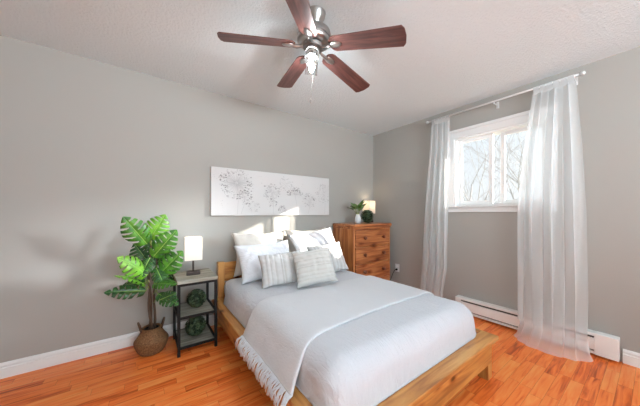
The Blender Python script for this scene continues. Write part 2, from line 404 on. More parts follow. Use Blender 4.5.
bare_tree(7.4, -.35, 6.8, 17, 'bare leafless tree outside, seen through the right pane beside the sheer curtain')

# ================================================================== baseboard heater and outlet
ht = thing('baseboard_heater', 'long white electric baseboard heater on the wall under the window', 'heater', (0, -1.95, .02))
hy = .612
bm = NB(); box(bm, -.02, -.001, -hy, hy, .005, .17, .002); obj('back_plate', bm, M_steel, ht)
bm = NB(); box(bm, -.07, -.02, -hy+.1, hy-.04, .135, .145); box(bm, -.055, -.02, -hy+.1, hy-.04, .025, .03); obj('slot_lining', bm, M_slot, ht)
bm = NB()
for k in range(70):
    y = -hy+.14+k*(2*hy-.2)/70; box(bm, -.055, -.022, y, y+.003, .05, .128)
tube(bm, [(-.04, -hy+.11, .085), (-.04, hy-.05, .085)], .009, 8)
obj('heating_fins', bm, M_fin, ht)
bm = NB(); box(bm, -.075, -.062, -hy+.1, hy-.04, .036, .130, .004); obj('front_panel', bm, M_steel, ht)
bm = NB(); box(bm, -.066, 0, -hy+.1, hy-.04, .155, .172, .004); box(bm, -.074, -.062, -hy+.1, hy-.04, .148, .172, .003); obj('top_cover', bm, M_steel, ht)
bm = NB(); box(bm, -.066, 0, -hy+.1, hy-.04, .002, .012, .003); box(bm, -.074, -.06, -hy+.1, hy-.04, .002, .024, .003); obj('bottom_rail', bm, M_steel, ht)
for ya, yb in ((-hy, -hy+.13), (hy-.06, hy)):
    bm = NB(); box(bm, -.078, 0, ya, yb, .0, .174, .005); obj('end_cap', bm, M_steel, ht)

ot = thing('wall_outlet', 'small white wall outlet low on the wall right of the dresser', 'outlet', (0, -.475, .36))
obj('cover_plate', box(NB(), -.007, 0, -.036, .036, -.058, .058, .003), M_trim, ot)
bm = NB(); box(bm, -.010, -.005, -.017, .017, .008, .036, .002); box(bm, -.010, -.005, -.017, .017, -.036, -.008, .002); obj('socket', bm, M_vinyl, ot)
cd = thing('power_cord', 'thin black power cord plugged into the outlet beside the dresser', 'cord', (0, -.475, .34))
obj('plug', box(NB(), -.038, -.0105, -.013, .013, -.015, .012, .004), M_black, cd)
pts = [(-.036, .003, 0), (-.045, .02, -.015), (-.046, .05, -.07), (-.05, .08, -.15), (-.05, .13, -.22), (-.05, .25, -.26), (-.05, .38, -.30)]
obj('cable', tube(NB(), pts, .004, 6), M_black, cd, True)

# ================================================================== curtains and rod
rodx, rodz = -.10, 2.335
rd = thing('curtain_rod', 'thin silver curtain rod mounted above the window under the ceiling', 'curtain rod', (rodx, -1.7, rodz))
M_rod = plain('pale_silver_rod', (.72, .72, .72), .35, .4)
obj('pole', tube(NB(), [(0, .68, 0), (0, -.655, 0)], .009, 10), M_rod, rd, True)
for yy, s in ((.68, 1), (-.655, -1)):
    bm = NB(); lathe(bm, [(.009, 0), (.014, .004), (.018, .014), (.016, .026), (.008, .032), (.001, .034)], 12, Matrix.Translation((0, yy, 0)) @ Matrix.Rotation(-s*PI/2, 4, 'X')); obj('finial', bm, M_rod, rd, True)
for yy in (.60, -.04, -.62):
    bm = NB(); tube(bm, [(.098, yy, -.02), (.04, yy, -.022), (.0, yy, -.016)], .006, 6); box(bm, .092, .0995, yy-.012, yy+.012, -.05, .02, .002); box(bm, -.012, .012, yy-.006, yy+.006, -.022, -.010, .002)
    obj('bracket', bm, M_rod, rd)
def curtain(label, prof, folds, seed, tabs, amp=.028, flare=0):
    """prof: list of (z, y_near_window_edge0, y1, x offset); rows are interpolated"""
    rnd = random.Random(seed)
    root = thing('sheer_curtain', label, 'curtain', (rodx, 0, 0), 0, 'sheer curtains')
    bm = NB(); ztop = prof[0][0]; zbot = prof[-1][0]
    ph = [rnd.uniform(0, 6) for _ in range(4)]
    def at(z):
        for a, b in zip(prof, prof[1:]):
            if a[0] >= z >= b[0]:
                f = (a[0]-z)/(a[0]-b[0]+1e-9); f = f*f*(3-2*f) if False else f
                return [a[i]+(b[i]-a[i])*f for i in (1, 2, 3)]
        return prof[-1][1:]
    def fn(u, v):
        z = ztop+(zbot-ztop)*v; y0, y1, xo = at(z)
        uu = u+.012*math.sin(v*4+ph[0])*math.sin(u*PI)
        y = y0+(y1-y0)*uu
        a = amp*(.45+.7*min(1, v*2.5))*(1-.75*max(0, (v-.55)/.45))
        wv = math.sin(uu*folds*2*PI+ph[1]+.7*math.sin(v*2.3+ph[2]))+.45*math.sin(uu*folds*3.7*PI+ph[3]+v*1.2)
        x = a*wv+xo*(.3+.7*math.sin(min(1, max(0, u))*PI)**.5 if v > .93 else 1)
        y += .010*math.cos(uu*folds*4*PI+ph[0])
        return (min(x, .06 if z > .3 else .012), y, z)
    grid(bm, 150, 80, fn)
    obj('fabric_panel', bm, M_sheer, root, True)
    y0, y1 = prof[0][1], prof[0][2]
    for k in range(tabs):
        yc = y0+(y1-y0)*(k+.5)/tabs; hw = .020
        bm = NB()
        path = [(-.011, ztop-.02), (-.013, rodz-.004), (-.010, rodz+.008), (0, rodz+.013), (.010, rodz+.008), (.013, rodz-.004), (.011, ztop-.02)]
        for s0, s1 in zip(path, path[1:]):
            vs = [bm.verts.new((p[0], yc+e*hw, p[1])) for p, e in ((s0, -1), (s1, -1), (s1, 1), (s0, 1))]; bm.faces.new(vs)
        bmesh.ops.remove_doubles(bm, verts=bm.verts, dist=1e-5)
        obj('tab', bm, M_sheer, root, True)
    return root
curtain('narrow white sheer curtain hanging left of the window behind the bed', [(2.29, -1.065, -1.285, 0), (1.9, -1.04, -1.285, 0), (1.2, -.985, -1.27, -.01), (.5, -.945, -1.265, -.02), (.03, -.91, -1.19, -.03)], 3.5, 3, 5, .022)
curtain('wide white sheer curtain right of the window trailing onto the floor by the heater', [(2.29, -2.055, -2.325, 0), (1.75, -1.985, -2.36, -.01), (1.2, -1.945, -2.385, -.02), (.5, -1.955, -2.40, -.05), (.12, -1.965, -2.40, -.09), (.03, -1.945, -2.41, -.15), (.004, -1.93, -2.43, -.23)], 3.2, 8, 6, .026)

# ================================================================== ceiling fan
FX, FY = -2.172, -1.475; ZB = 2.18
fan = thing('ceiling_fan', 'five-blade ceiling fan with dark cherry blades and brushed nickel motor', 'ceiling fan', (FX, FY, H-.004))
fan.rotation_mode = 'QUATERNION'; fan.rotation_quaternion = Vector((0, 0, 1)).rotation_difference(Vector((.045, -.104, 1)))
zz = lambda z: z-H
obj('canopy', lathe(NB(), [(.001, zz(2.345)), (.028, zz(2.345)), (.032, zz(2.365)), (.042, zz(2.385)), (.056, zz(2.41)), (.06, zz(H-.001))], 32), M_nickel, fan, 40)
obj('motor_housing', lathe(NB(), [(.001, zz(2.245)), (.085, zz(2.245)), (.100, zz(2.252)), (.106, zz(2.262)), (.106, zz(2.274)), (.1, zz(2.278)), (.1, zz(2.284)), (.107, zz(2.288)), (.107, zz(2.308)), (.1, zz(2.325)), (.08, zz(2.338)), (.05, zz(2.348)), (.03, zz(2.356)), (.001, zz(2.356))], 40), M_nickel, fan, 35)
obj('flywheel', lathe(NB(), [(.001, zz(2.218)), (.062, zz(2.218)), (.066, zz(2.224)), (.066, zz(2.240)), (.001, zz(2.245))], 32), M_fin, fan, 35)
obj('switch_housing', lathe(NB(), [(.001, zz(2.150)), (.03, zz(2.150)), (.040, zz(2.160)), (.042, zz(2.20)), (.04, zz(2.217)), (.001, zz(2.218))], 28), M_nickel, fan, 35)
def blade_bm():
    bm = NB(); n = 26; th = .006
    top, bot = [], []
    outline = []
    x0, x1 = .115, .555
    for i in range(n+1):
        f = i/n; x = x0+(x1-x0)*f
        hw = .053+.013*f
        hw *= min(1, (max(0, (x-x0)/.03))**.5*.55+.45) if x < x0+.03 else 1
        outline.append((x, hw))
    outline.append((x1+.014, .046)); outline.append((x1+.020, .0))
    up = [(x, h) for x, h in outline]; dn = [(x, -h) for x, h in reversed(outline[:-1])]
    poly = up+dn
    vt = [bm.verts.new((x, y, th/2)) for x, y in poly]; vb = [bm.verts.new((x, y, -th/2)) for x, y in poly]
    bm.faces.new(vt[::-1]); bm.faces.new(vb)
    for i in range(len(poly)): bm.faces.new((vt[i], vt[(i+1) % len(poly)], vb[(i+1) % len(poly)], vb[i]))
    bmesh.ops.recalc_face_normals(bm, faces=bm.faces)
    return bm
def iron_bm():
    bm = NB()
    tube(bm, [(.055, 0, .006), (.08, 0, -.008), (.105, 0, -.012), (.13, 0, -.008)], [.012, .010, .012, .012], 8)
    M = Matrix.Translation((.155, 0, -.005)) @ Matrix.Diagonal((1.9, 1.05, .45, 1))
    lathe(bm, [(.001, -.024), (.010, -.022), (.018, -.015), (.022, -.005), (.022, 0), (.001, .001)], 16, M)
    return bm
b0 = i0 = None
for k in range(5):
    ang = math.radians(9.3+72*k)
    if b0 is None:
        b0 = b = obj('blade', blade_bm(), M_blade, fan); i0 = obj('blade_iron', iron_bm(), M_nickel, b, 50)
    else:
        b = b0.copy(); COL.objects.link(b); b.parent = fan; ii = i0.copy(); COL.objects.link(ii); ii.parent = b
    b.location = (0, 0, zz(2.237)); b.rotation_mode = 'QUATERNION'
    b.rotation_quaternion = (Matrix.Rotation(ang, 4, 'Z') @ Matrix.Rotation(math.radians(5.5), 4, 'Y') @ Matrix.Rotation(math.radians(-12), 4, 'X')).to_quaternion()
M_bulb = bpy.data.materials.new('lit_bulb'); M_bulb.use_nodes = True
_b = M_bulb.node_tree.nodes['Principled BSDF']; _b.inputs['Emission Color'].default_value = (.93, .97, 1, 1); _b.inputs['Emission Strength'].default_value = 570
# light kit: two clear glass shades on short arms
for ang in (-124, 56):
    a = math.radians(ang); d = Vector((math.cos(a), math.sin(a), 0))
    Mx = Matrix.Translation((d.x*.048, d.y*.052, zz(2.19))) @ Matrix.Rotation(a, 4, 'Z') @ Matrix.Rotation(math.radians(-24), 4, 'Y')
    bm = NB(); lathe(bm, [(.012, .014), (.022, .006), (.036, -.012), (.041, -.036), (.039, -.036), (.030, -.014), (.010, -.012)], 20, Mx); so = obj('lamp_socket', bm, M_nickel, fan, 40)
    bm = NB(); lathe(bm, [(.036, -.030), (.039, -.045), (.040, -.075), (.042, -.098)], 24, Mx, cap=False); g = obj('glass_shade', bm, M_glass, so, True)
    bm = NB(); lathe(bm, [(.001, -.024), (.009, -.026), (.011, -.036), (.017, -.050), (.016, -.064), (.008, -.076), (.001, -.082)], 16, Mx); obj('bulb', bm, M_bulb, so, True)
bm = NB(); tube(bm, [(.03, .02, zz(2.16)), (.031, .021, zz(1.91))], .0011, 5)
for k in range(16): bmesh.ops.create_icosphere(bm, subdivisions=1, radius=.0019, matrix=Matrix.Translation((.0305, .0205, zz(2.095-k*.0105))))
ch = obj('pull_chain', bm, M_fin, fan)
bm = NB(); lathe(bm, [(.001, zz(1.925)), (.004, zz(1.92)), (.005, zz(1.91)), (.003, zz(1.897)), (.001, zz(1.895))], 10, Matrix.Translation((.031, .021, 0))); obj('chain_pull', bm, M_nickel, ch, True)

# ================================================================== canvas art
M_canvas = plain('canvas_white', (.60, .60, .60), .85, bump=(260, .3, .001))
M_ink = plain('canvas_grey_print', (.27, .27, .27), .9); M_ink2 = plain('canvas_pale_print', (.47, .47, .475), .9)
ax0, ax1, az0, az1 = -2.492, -.945, 1.145, 1.657
bm = NB(); box(bm, ax0, ax1, -.034, -.001, az0, az1, .004, 2)
rnd = random.Random(21); yp = -.0346
def dot(x, z, r, mi):
    n = 6; a0 = rnd.uniform(0, 2); e = rnd.uniform(.5, 1)
    if not (ax0+.01 < x < ax1-.01 and az0+.01 < z < az1-.01): return
    f = bm.faces.new([bm.verts.new((x+r*math.cos(a0+2*PI*k/n), yp-rnd.random()*.0003, z+r*e*math.sin(a0+2*PI*k/n))) for k in range(n)][::1]); f.material_index = mi
def line(x0, z0, x1, z1, wd, mi):
    d = Vector((x1-x0, z1-z0)); p = Vector((-d.y, d.x)).normalized()*wd/2
    q = [(x0+p.x, z0+p.y), (x1+p.x, z1+p.y), (x1-p.x, z1-p.y), (x0-p.x, z0-p.y)]
    if not all(ax0 < a < ax1 and az0 < b < az1 for a, b in q): return
    f = bm.faces.new([bm.verts.new((a, yp+.0002, b)) for a, b in q]); f.material_index = mi
def px(u, v): return ax0+(ax1-ax0)*u, az1-(az1-az0)*v
def flower(u, v, r, dens, dark, half=False, stem=None):
    x, z = px(u, v)
    for k in range(int(dens*.5)):
        a = rnd.uniform(.1, PI-.1) if half else rnd.uniform(0, 2*PI); q = r*rnd.uniform(.45, 1)
        line(x+.1*r*math.cos(a), z+.1*r*math.sin(a), x+q*math.cos(a)*1.05, z+q*math.sin(a), .0018, 2)
    for k in range(dens):
        a = rnd.uniform(-.1, PI+.1) if half else rnd.uniform(0, 2*PI); q = r*(rnd.uniform(.55, 1.08))
        dot(x+q*math.cos(a)*1.08, z+q*math.sin(a), rnd.uniform(.004, .011), 1 if rnd.random() < dark else 2)
    if stem:
        x1, z1 = px(*stem); m = ((x+x1)/2+.015, (z+z1)/2); line(x, z, m[0], m[1], .004, 2); line(m[0], m[1], x1, z1, .004, 2)
flower(.17, .30, .165, 190, .42, stem=(.175, .97)); flower(.225, .60, .075, 60, .5, stem=(.20, .97))
flower(.44, .45, .10, 90, .25, stem=(.45, .97)); flower(.45, .72, .05, 30, .15)
flower(.645, .50, .10, 70, .75, True, (.66, .97)); flower(.53, .87, .05, 34, .3)
flower(.79, .62, .095, 70, .15, stem=(.77, .97)); flower(.94, .42, .12, 70, .12, stem=(.95, .97)); flower(.56, .25, .09, 40, .03); flower(.30, .80, .06, 26, .08)
for p in ((.05, .2), (.09, .75), (.35, .2), (.71, .3), (.87, .25)): 
    x, z = px(*p); 
    for k in range(7): dot(x+rnd.uniform(-.05, .05), z+rnd.uniform(-.05, .05), rnd.uniform(.003, .006), 2)
tag(obj('canvas_art', bm, [M_canvas, M_ink, M_ink2]), 'long white canvas with grey seed-head flowers hanging above the bed', 'wall art')

# ================================================================== bed
bed = thing('bed', 'low honey pine bed frame with wide flat ledges and square posts', 'bed', (-1.755, -1.05, 0))
bx = lambda x: x+1.755
by = lambda y: y+1.05
def bbox(bm, x0, x1, y0, y1, z0, z1, b=.004): return box(bm, bx(x0), bx(x1), by(y0), by(y1), z0, z1, b)
for xa in (-2.435, -1.125):
    bm = NB(); bbox(bm, xa, xa+.065, -.095, -.03, 0, .665, .006); obj('post', bm, M_pine_z, bed)
bm = NB(); bbox(bm, -2.37, -1.125, -.078, -.045, .46, .655); bbox(bm, -2.37, -1.125, -.078, -.045, .20, .44); obj('headboard', bm, M_pine_x, bed)
for s, xo in ((-1, -2.5), (1, -1.01)):
    bm = NB()
    xa, xb = (xo, xo+.105) if s < 0 else (xo-.105, xo)
    bbox(bm, xa, xb, -1.965, -.096, .272, .302, .006)
    xa, xb = (xo+.022, xo+.05) if s < 0 else (xo-.05, xo-.022)
    bbox(bm, xa, xb, -2.035, -.096, .135, .272, .004)
    obj('side_rail', bm, M_pine_y, bed)
bm = NB(); bbox(bm, -2.5, -1.01, -2.075, -1.9655, .272, .302, .006); bbox(bm, -2.45, -1.06, -2.05, -2.025, .12, .272, .004); obj('footboard', bm, M_pine_x, bed)
for xa in (-2.476, -1.105):
    bm = NB(); bbox(bm, xa, xa+.07, -2.024 if False else -2.042, -1.972, 0, .272, .004); obj('leg', bm, M_pine_z, bed)
# mattress and bedding: cloth wrapped over a rounded block
MX0, MX1, MY0, MY1, MTOP = -2.40, -1.105, -1.955, -.13, .50
bm = NB(); box(bm, MX0, MX1, MY0, MY1, .304, MTOP, .07, 5)
tag(obj('mattress', bm, M_sheet, None, 50), 'mattress in a smooth white sheet, showing beside the pillows at the bed head', 'mattress')
def wrap(u, v, off, r, zmin, x0, x1, y0, y1, ztop, bulge=0, amax=PI/2):
    """u,v flat cloth coordinates (metres, world x/y as if flat) -> wrapped position"""
    cx = min(max(u, x0+r), x1-r); cy = min(max(v, y0+r), y1-r)
    dx, dy = u-cx, v-cy; d = (abs(dx)**2.6+abs(dy)**2.6)**(1/2.6)
    if d < 1e-6: return Vector((u, v, ztop+off)), Vector((0, 0, 1))
    ln = math.hypot(dx, dy); ex, ey = dx/ln, dy/ln; kk = ln/d
    R = r+off
    if d < r*amax:
        a = d/r; h = R*math.sin(a); z = ztop-r+R*math.cos(a); n = Vector((ex*math.sin(a), ey*math.sin(a), math.cos(a)))
    else:
        dd = d-r*amax; h = R*math.sin(amax)+dd*math.cos(amax)+.012*math.sin(min(1, dd/.12)*PI/2)*math.sin(amax)**4
        z = ztop-r+R*math.cos(amax)-dd*math.sin(amax); n = Vector((ex*math.sin(amax), ey*math.sin(amax), math.cos(amax)))
        if z < zmin: z = zmin
    return Vector((cx+ex*h*kk, cy+ey*h*kk, z)), n
def quilt_fn(u, v):
    x = -2.58+u*(2.58-.925); y = -2.13+v*(2.13-.30)
    p, n = wrap(x, y, .022, .105, .312, MX0-.0, MX1+.0, MY0, MY1, MTOP)
    side = max(0, 1-max(0, p.z-.33)/.22)
    w = .005*nz(x*4, y*4, 1)+.004*nz(x*10, y*10, 5)+.007*side*(nz(x*34, y*7, p.z*5) if y < -1.7 else nz(x*7, y*34, p.z*5))
    # soft puckering of the gauze
    w += .003*abs(nz(x*36, y*11, 3))
    w *= min(1, .15+max(0, p.z-.312)/.05)
    return p+n*w
bm = NB(); grid(bm, 170, 180, quilt_fn)
q = obj('quilt', bm, M_quilt, None, True); solidify(q, .008, -1)
tag(q, 'white crinkled gauze quilt covering the bed down to its foot', 'quilt')
# throw across the middle of the bed
TY0, TY1 = -1.66, -1.02
def throw_fn(u, v):
    y = TY0+v*(TY1-TY0); x = -2.568+u*(2.568-.98)
    lf = max(0, (-2.25-x)/.41)
    y = y - .05*lf*(1-v)-.02*lf+.02*math.sin(x*3.0)*(1-v)
    p, n = wrap(x, y, .034, .105, .318, MX0, MX1, MY0, MY1, MTOP, 0, math.radians(66) if x < -1.75 else PI/2)
    w = .004*nz(x*5, y*5, 9)+.003*nz(x*14, y*9, 2)+.006*max(0, 1-(p.z-.34)/.2)*nz(y*14, x*5, 4)
    e = max(0, 1-v/.035); w += -.004*e*e
    return p+n*w
th = thing('throw_blanket', 'off-white fringed throw blanket laid across the middle of the bed', 'blanket', (-1.755, -1.35, .5))
bm = NB(); vs = grid(bm, 150, 70, throw_fn); 
left_edge = [v.co.copy() for v in vs[0]]; foot_edge = [row[0].co.copy() for row in vs]
o = obj('blanket', bm, M_throw, th, True); o.matrix_parent_inverse = Matrix.Translation((1.755, 1.35, -.5)); solidify(o, .011, 0)
bm = NB(); rnd = random.Random(5); ns = 84
for k in range(ns):
    f = k/(ns-1)*(len(left_edge)-1); i = min(int(f), len(left_edge)-2); p = left_edge[i].lerp(left_edge[i+1], f-i)
    l = rnd.uniform(.03, .06); sw = rnd.uniform(-.022, .022)
    pts = [p+Vector((.004, 0, .004)), p+Vector((-.016, sw*.3, -.008)), p+Vector((-.034+rnd.uniform(-.006, .006), sw*.7, -.018)), p+Vector((-.042-rnd.uniform(0, .008), sw, -.022-l*.45)), p+Vector((-.044-rnd.uniform(0, .01), sw*1.3, -.02-l))]
    tube(bm, pts, [.004, .0042, .0036, .0034, .002], 5)
o = obj('fringe', bm, M_throw, th, True); o.matrix_parent_inverse = Matrix.Translation((1.755, 1.35, -.5))

# pillows
def pillow(name, label, mat, W, Hh, Th, loc, lean, yaw=0, roll=0, seed=0, pinch=.07, cat='pillow', group=None, flange=0):
    """loc: centre of the bottom edge; lean: degrees from horizontal of the pillow plane"""
    n = 34; bm = NB(); rows = {}
    for side in (1, -1):
        for i in range(n+1):
            for j in range(n+1):
                u = -1+2*i/n; v = -1+2*j/n
                e = side < 0 and (i in (0, n) or j in (0, n))
                if e: rows[(side, i, j)] = rows[(1, i, j)]; continue
                x = W/2*u*(1-pinch*(1-v*v)*abs(u)); y = Hh/2*v*(1-pinch*(1-u*u)*abs(v))
                t = ((1-u**4)*(1-v**4))**.55*(1-.25*(u*u+v*v)/2)
                w = 1+.16*nz(u*1.6+seed, v*1.6, side*3.3)
                z = side*Th/2*t*w
                cr = (.006*nz(u*5+seed*3, v*5, side)+.003*nz(u*11, v*11+seed, side))*min(1, t*2.5)
                # creases that radiate out of the corners
                rows[(side, i, j)] = bm.verts.new((x+.004*nz(v*3, seed+u, 2), y+.006*nz(u*3, seed, 7), z+cr*side))
        for i in range(n):
            for j in range(n):
                q = [rows[(side, i, j)], rows[(side, i+1, j)], rows[(side, i+1, j+1)], rows[(side, i, j+1)]]
                bm.faces.new(q if side > 0 else q[::-1])
    o = obj(name, bm, mat, None, True)
    R = Matrix.Rotation(math.radians(yaw), 4, 'Z') @ Matrix.Rotation(math.radians(lean), 4, 'X') @ Matrix.Rotation(math.radians(roll), 4, 'Z')
    ctr = Vector(loc)+(Matrix.Rotation(math.radians(yaw), 4, 'Z') @ Matrix.Rotation(math.radians(lean), 4, 'X')) @ Vector((0, Hh/2, 0))
    o.matrix_world = Matrix.Translation(ctr) @ R
    if flange: pass
    return tag(o, label, cat, group)
G = 'pillows propped at the head of the bed'
ZP = .535
pillow('bed_pillow', 'oatmeal pillow standing at the back left against the headboard', M_beige_pillow, .62, .46, .13, (-2.0, -.19, ZP-.02), 82, 0, 0, 1, .13, group=G)
pillow('bed_pillow', 'oatmeal pillow standing at the back right against the headboard', M_beige_pillow, .62, .47, .13, (-1.375, -.19, ZP-.02), 82, 0, 1, 2, .13, group=G)
pillow('bed_pillow', 'plain white pillow leaning in the second row, nearest the lamp', M_white_pillow, .60, .39, .13, (-2.045, -.53, ZP+.0), 58, 0, 2, 3, .09, group=G)
pillow('bed_pillow', 'plain white pillow leaning in the second row, nearest the dresser', M_white_pillow, .62, .46, .14, (-1.405, -.50, ZP+.025), 62, -4, 8, 4, .11, group=G)
pillow('throw_pillow', 'grey and white vertically striped pillow in front of the left white pillow', M_stripe, .40, .30, .10, (-2.06, -.82, ZP+.01), 60, -16, 4, 5, .08, cat='pillow', group=G)
pillow('throw_pillow', 'grey and white striped pillow half hidden at the right of the front row', M_stripe, .42, .33, .11, (-1.47, -.75, ZP+.01), 62, -8, 5, 6, .08, cat='pillow', group=G)
pillow('throw_pillow', 'small pale grey square pillow with ribbed weave at the very front', M_grey_pillow, .36, .32, .10, (-1.875, -1.04, ZP+.03), 60, -26, 8, 7, .08, cat='pillow', group=G)

# ================================================================== dresser
dr = thing('dresser', 'tall reddish pine chest of four drawers in the corner', 'dresser', (-.50, -.24, 0))
DX, DYF, DYB = .364, -.205, .215
for xa in (-DX, DX-.025): obj('side_panel', box(NB(), xa, xa+.025, DYF, DYB, 0, .965, .003), M_dress_z, dr)
bm = NB(); box(bm, -DX+.025, DX-.025, DYB-.012, DYB, .03, .965); box(bm, -DX+.025, DX-.025, DYF+.01, DYB-.012, .05, .07)
for z in (.28, .505, .73): box(bm, -DX+.025, DX-.025, DYF+.004, DYF+.03, z-.008, z+.008)
box(bm, -DX+.025, DX-.025, DYF+.004, DYF+.03, .948, .965)
obj('carcass', bm, M_dress_x, dr)
bm = NB(); box(bm, -DX-.012, DX+.012, DYF-.03, DYB+.005, .985, 1.03, .018, 4); box(bm, -DX-.004, DX+.004, DYF-.012, DYB+.003, .965, .988, .006); obj('top', bm, M_dress_x, dr)
bm = NB(); box(bm, -DX+.026, DX-.026, DYF-.004, DYF+.02, .0, .055, .004); obj('plinth', bm, M_dress_x, dr)
for z0, z1 in ((.062, .270), (.290, .495), (.515, .720), (.740, .946)):
    bm = NB(); box(bm, -DX+.029, DX-.029, DYF-.012, DYF+.012, z0, z1, .006, 3); d = obj('drawer', bm, M_dress_x, dr)
    for kx in (-.185, .185):
        bm = NB(); lathe(bm, [(.011, 0), (.011, .012), (.022, .020), (.026, .030), (.020, .040), (.001, .043)], 16, Matrix.Translation((kx, DYF-.012, (z0+z1)/2)) @ Matrix.Rotation(PI/2, 4, 'X')); obj('knob', bm, M_knob, d, True)

# ================================================================== table lamps
def shade_mat():
    m = bpy.data.materials.new('linen_shade'); m.use_nodes = True; t = m.node_tree; t.nodes.clear()
    d = N(t, 'ShaderNodeBsdfDiffuse'); d.inputs[0].default_value = (.88, .85, .80, 1); tl = N(t, 'ShaderNodeBsdfTranslucent'); tl.inputs[0].default_value = (.92, .86, .78, 1)
    mi = N(t, 'ShaderNodeMixShader'); mi.inputs[0].default_value = .5; t.links.new(d.outputs[0], mi.inputs[1]); t.links.new(tl.outputs[0], mi.inputs[2])
    o = N(t, 'ShaderNodeOutputMaterial'); t.links.new(mi.outputs[0], o.inputs[0]); return m
M_shade = shade_mat()
M_warmbulb = bpy.data.materials.new('warm_bulb'); M_warmbulb.use_nodes = True
_b = M_warmbulb.node_tree.nodes['Principled BSDF']; _b.inputs['Emission Color'].default_value = (1, .78, .5, 1); _b.inputs['Emission Strength'].default_value = 4
def table_lamp(loc, rz, label):
    t = thing('table_lamp', label, 'lamp', loc, rz, 'small square-shaded table lamps')
    obj('base', box(NB(), -.055, .055, -.045, .045, 0, .028, .003), M_lampbase, t)
    obj('stem', tube(NB(), [(0, 0, .028), (0, 0, .19)], .008, 8), M_lampbase, t, 60)
    a = .068; bm = NB()
    def ring(z, s): return [bm.verts.new((sx*s, sy*s, z)) for sx, sy in ((-1, -1), (1, -1), (1, 1), (-1, 1))]
    r0, r1 = ring(.135, a), ring(.335, a)
    for k in range(4): bm.faces.new((r0[k], r0[(k+1) % 4], r1[(k+1) % 4], r1[k]))
    s = obj('lamp_shade', bm, M_shade, t); solidify(s, .002)
    bm = NB()
    for z in (.137, .333):
        for k in range(4):
            p = [(-a, -a), (a, -a), (a, a), (-a, a)]; tube(bm, [(*p[k], z), (*p[(k+1) % 4], z)], .0022, 5)
    for p in ((-a, -a), (a, -a), (a, a), (-a, a)): tube(bm, [(*p, .137), (*p, .333)], .0018, 5)
    bmesh.ops.remove_doubles(bm, verts=bm.verts, dist=.0012)
    obj('shade_wire', bm, M_trim, s)
    bm = NB(); lathe(bm, [(.001, .19), (.012, .19), (.013, .21), (.024, .235), (.024, .25), (.014, .268), (.001, .272)], 14); obj('bulb', bm, M_warmbulb, t, True)
    l = bpy.data.lights.new('table_lamp_light', 'POINT'); l.energy = LAMP_W; l.color = (1, .77, .54); l.shadow_soft_size = .03
    lo = bpy.data.objects.new('table_lamp_light', l); COL.objects.link(lo); lo.parent = t; lo.location = (0, 0, .285)
    return t
table_lamp((-.215, -.105, 1.03), 0, 'small lit lamp with square shade on top of the dresser in the corner')
table_lamp((-2.69, -.27, .62), math.radians(-6), 'small lit lamp with square white shade on the grey side table')

# ================================================================== side table
st = thing('side_table', 'narrow three-tier side table with grey wood shelves and black metal frame', 'side table', (-2.68, -.275, 0))
sx, sy = .142, .175
for ax in (-1, 1):
    for ay in (-1, 1):
        bm = NB(); box(bm, ax*sx-.011, ax*sx+.011, ay*sy-.011, ay*sy+.011, 0, .590, .002); obj('leg', bm, M_black, st)
bm = NB(); box(bm, -sx-.014, sx+.014, -sy-.014, sy+.014, .591, .62, .003); obj('tabletop', bm, M_greywood, st)
for z in (.30, .055):
    bm = NB(); box(bm, -sx+.012, sx-.012, -sy+.004, sy-.004, z, z+.02, .002); sh = obj('shelf', bm, M_greywood, st)
    bm = NB()
    box(bm, -sx+.011, sx-.011, -sy-.008, -sy+.003, z+.0, z+.02); box(bm, -sx+.011, sx-.011, sy-.003, sy+.008, z, z+.02)
    box(bm, -sx-.008, -sx+.008, -sy+.011, sy-.011, z, z+.02); box(bm, sx-.008, sx+.008, -sy+.011, sy-.011, z, z+.02)
    obj('shelf_rail', bm, M_black, sh)
bm = NB()
for ay in (-1, 1): box(bm, -sx+.011, sx-.011, ay*sy-.009, ay*sy+.009, .57, .590)
for ax in (-1, 1): box(bm, ax*sx-.009, ax*sx+.009, -sy+.011, sy-.011, .57, .590)
obj('top_rail', bm, M_black, st)

# ================================================================== foliage
def leaf_mat(name, c1, c2, rough=.35):
    m, t, b = node_mat(name)
    c = N(t, 'ShaderNodeTexCoord'); n = N(t, 'ShaderNodeTexNoise'); n.inputs['Scale'].default_value = 22; t.links.new(c.outputs['Object'], n.inputs['Vector'])
    r = ramp(t, [(.35, c1), (.7, c2)]); t.links.new(n.outputs['Fac'], r.inputs[0]); t.links.new(r.outputs[0], b.inputs['Base Color'])
    b.inputs['Roughness'].default_value = rough; b.inputs['Specular IOR Level'].default_value = .5
    return m
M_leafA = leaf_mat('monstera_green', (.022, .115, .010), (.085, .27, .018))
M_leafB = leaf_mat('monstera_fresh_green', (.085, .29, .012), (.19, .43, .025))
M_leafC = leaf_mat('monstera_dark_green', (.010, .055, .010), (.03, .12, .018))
M_rib = plain('leaf_rib', (.30, .46, .10), .5)
M_stalk = plain('plant_stalk', (.085, .052, .032), .7, bump=(60, .5, .004)); M_green_stalk = plain('green_stalk', (.20, .26, .06), .6)
M_box = leaf_mat('boxwood_leaf', (.010, .03, .010), (.10, .15, .07), .5)
M_boxcore = plain('boxwood_core', (.008, .02, .006), .9)
